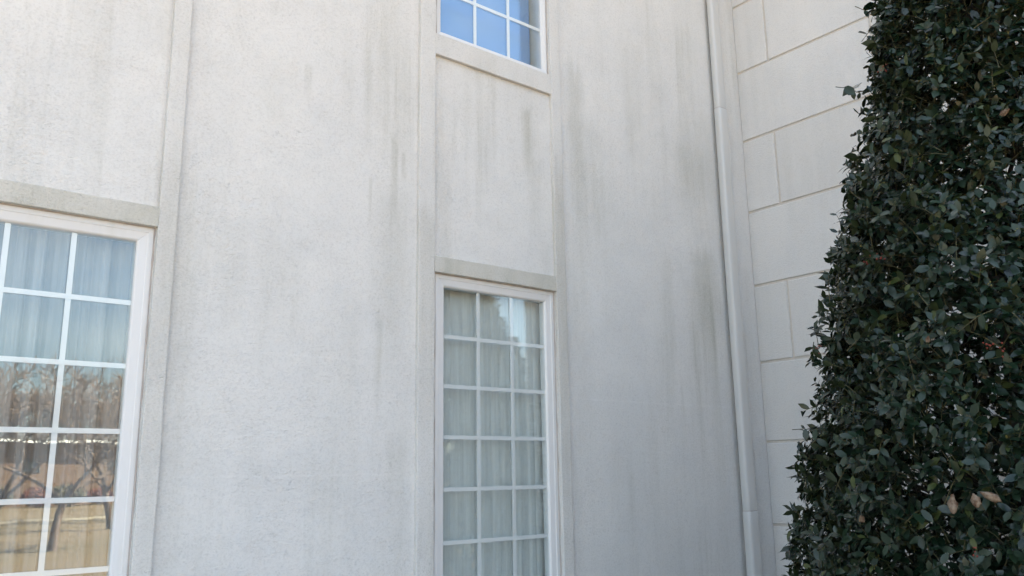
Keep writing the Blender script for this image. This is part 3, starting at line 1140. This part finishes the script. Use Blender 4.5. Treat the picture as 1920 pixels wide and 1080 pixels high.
for i, (ra, L, h, sd, lab) in enumerate((
        (.196, 23, 6.4, 3, 'bare spreading tree nearest in the mirrored lawn'),
        (.135, 26, 6.8, 8, 'bare tree mirrored at the edge of the left window'),
        (.250, 31, 6.6, 12, 'bare tree mirrored beside the frame of the left window'),
        (.30, 36, 7.0, 17, 'bare tree on the lawn right of the others'))):
    x, y = mirror_xy(ra, L)
    bare_tree('bare_tree', x, y, h * 1.5, sd, M['bare_bark'], lab, 6, 0.60, 6, h * .021, 0.0125, 0.15)
for i, (ra, L, h, sd) in enumerate(((.07, 96, 20, 21), (.145, 104, 21, 22), (.225, 108, 22, 24), (.31, 100, 21, 25))):
    x, y = mirror_xy(ra, L)
    bare_tree('far_tree', x, y, h, sd, M['far_bark'], 'far bare tree behind the brick building, %s from the porch end' % ('first', 'second', 'third', 'fourth')[i], 5, 0.5, 4, 0.30, 0.02)


def brick_mat():
    t = NT('red_brick')
    p = t.pos()
    br = t.n.new('ShaderNodeTexBrick')
    br.inputs['Scale'].default_value = 1.0
    br.inputs['Brick Width'].default_value = 0.215
    br.inputs['Row Height'].default_value = 0.075
    br.inputs['Mortar Size'].default_value = 0.01
    br.inputs['Color1'].default_value = (0.135, 0.075, 0.043, 1)
    br.inputs['Color2'].default_value = (0.10, 0.05, 0.03, 1)
    br.inputs['Mortar'].default_value = (0.20, 0.15, 0.11, 1)
    s = t.sep(p)
    cb = t.n.new('ShaderNodeCombineXYZ')
    t.l.new(t.math('ADD', s[0], s[1]), cb.inputs[0])
    t.l.new(s[2], cb.inputs[1])
    t.l.new(cb.outputs[0], br.inputs['Vector'])
    n = t.noise(p, 0.8, 4)
    c = t.mix(t.ramp(n, .35, .7, 0, .3), br.outputs['Color'], (0.20, 0.10, 0.06))
    return t.done(c, 0.9, spec=0.2)


M['brick'] = brick_mat()
M['shingle'] = simple('roof_shingle', (0.10, 0.095, 0.09), 0.9, 0.25, 3)
M['white_paint'] = simple('white_paint', (0.75, 0.74, 0.72), 0.6, 0.06, 2)
M['dark_glass'] = simple('dark_pane', (0.03, 0.035, 0.04), 0.08, 0.1, 2, 0.6)
M['shrub'] = simple('shrub_leaf', (0.09, 0.075, 0.04), 0.8, 0.4, 5)
M['red_shrub'] = simple('red_shrub_leaf', (0.16, 0.05, 0.03), 0.8, 0.4, 5)

LB_ = 62
BYF = 2 * DW - LB_               # face of the brick building
house = empty('brick_building', (10, BYF, 0))
tag(house, 'low brick building with white eave across the lawn, mirrored in left window', 'building')


def hb(name, x0, x1, y0, y1, z0, z1, m, parent):
    return box(name, x0, x1, y0, y1, z0, z1, M[m], parent)


hb('wall', -22, 24, -12, 0, -.2, 4.05, 'brick', house)
rf = MB()
rf.add([(-22.8, .8, 4.25), (24.8, .8, 4.25), (24.8, -6, 5.15), (-22.8, -6, 5.15), (-22.8, -12.8, 4.25), (24.8, -12.8, 4.25)], [(0, 1, 2, 3), (3, 2, 5, 4)])
rf.add([(-22.8, .8, 4.25), (24.8, .8, 4.25), (24.8, .8, 4.20), (-22.8, .8, 4.20)], [(3, 2, 1, 0)])
rf.build('roof', M['shingle'], house)
hb('fascia', -22.8, 24.8, .72, .80, 4.02, 4.19, 'white_paint', house)
hb('soffit', -22.8, 24.8, .001, .72, 4.055, 4.09, 'white_paint', house)
for i in range(9):
    x = -20 + i * 5
    w = empty('window', (x, 0.0, 1.1), house)
    hb('frame', 0, 1.0, .002, .06, 1.0, 1.9, 'shingle', w)
    hb('pane', .05, .47, .061, .07, 1.05, 1.85, 'dark_glass', w)
    hb('pane', .53, .95, .061, .07, 1.05, 1.85, 'dark_glass', w)
hb('door', -3.6, -2.5, .002, .05, 0, 2.15, 'white_paint', house)
pc = empty('porch', (-7.5, 0, 0), house)
for q in (0, 3.4):
    hb('column', q, q + .35, 2.2, 2.55, 0, 3.6, 'white_paint', pc)
hb('beam', -.2, 3.95, .001, 2.7, 3.6, 4.0, 'white_paint', pc)


def shrub(x, y, r0, h, seed, mat, label):
    r = np.random.default_rng(seed)
    n = 1500
    u = r.normal(0, 1, (n, 3))
    u /= np.linalg.norm(u, axis=1, keepdims=True)
    p = u * (r.uniform(.55, 1.0, (n, 1))) * np.array([r0, r0, h / 2]) + np.array([0, 0, h / 2])
    s = r.uniform(.05, .11, n)
    d1 = r.normal(0, 1, (n, 3))
    d1 /= np.linalg.norm(d1, axis=1, keepdims=True)
    d2 = np.cross(d1, r.normal(0, 1, (n, 3)))
    d2 /= np.linalg.norm(d2, axis=1, keepdims=True)
    P = np.stack([p - d1 * s[:, None], p + d2 * s[:, None] * .6, p + d1 * s[:, None], p - d2 * s[:, None] * .6], 1).reshape(-1, 3)
    root = empty('shrub', (x, y, 0))
    tag(root, label, 'shrub', 'shrubs along the brick building')
    link('foliage', big_mesh('foliage', P, np.arange(n * 4).reshape(-1, 4)), mat, root)
    mb = MB()
    for k in range(5):
        a = k * 1.25
        tube(mb, [(0, 0, -.02), (r0 * .3 * math.cos(a), r0 * .3 * math.sin(a), h * .4), (r0 * .6 * math.cos(a), r0 * .6 * math.sin(a), h * .8)], [.03, .02, .008], 4)
    mb.build('stem', M['bare_bark'], root)


for i, (ra, L, r0, h, mt, lab) in enumerate((
        (.140, 59.8, 1.0, 1.3, 'shrub', 'first low brown-green shrub in the row before the brick building'),
        (.178, 59.8, 1.0, 1.2, 'red_shrub', 'dark red shrub standing alone before the brick building'),
        (.205, 59.8, 1.2, 1.4, 'shrub', 'second low brown-green shrub in the row before the brick building'),
        (.236, 59.8, .9, 1.1, 'red_shrub', 'dark red shrub at the end of the row before the brick building'),
        (.102, 59.8, 1.3, 1.5, 'shrub', 'large brown-green shrub beside the white porch of the brick building'))):
    x, y = mirror_xy(ra, L)
    shrub(x, y, r0, h, 40 + i, M[mt], lab)

# a cable on two poles along the path
for i, px in enumerate((-16, 34)):
    root = empty('utility_pole', (px, -26.5, 0))
    tag(root, ('wooden utility pole at the near end of the cable', 'wooden utility pole at the far end of the cable')[i], 'pole')
    mb = MB()
    tube(mb, [(0, 0, -.05), (0, 0, 7.6)], [.15, .11], 10)
    mb.build('post', M['bare_bark'], root, True)
    box('crossarm', -.06, .06, -.9, .9, 5.1, 5.22, M['bare_bark'], root)
mb = MB()
tube(mb, [(-16 + 50 * t, -26.5, 5.15 - 1.1 * math.sin(math.pi * t)) for t in np.linspace(0, 1, 25)], [.022] * 25, 4)
tag(mb.build('utility_cable', M['dark_glass']), 'thin black cable strung between two utility poles', 'cable')
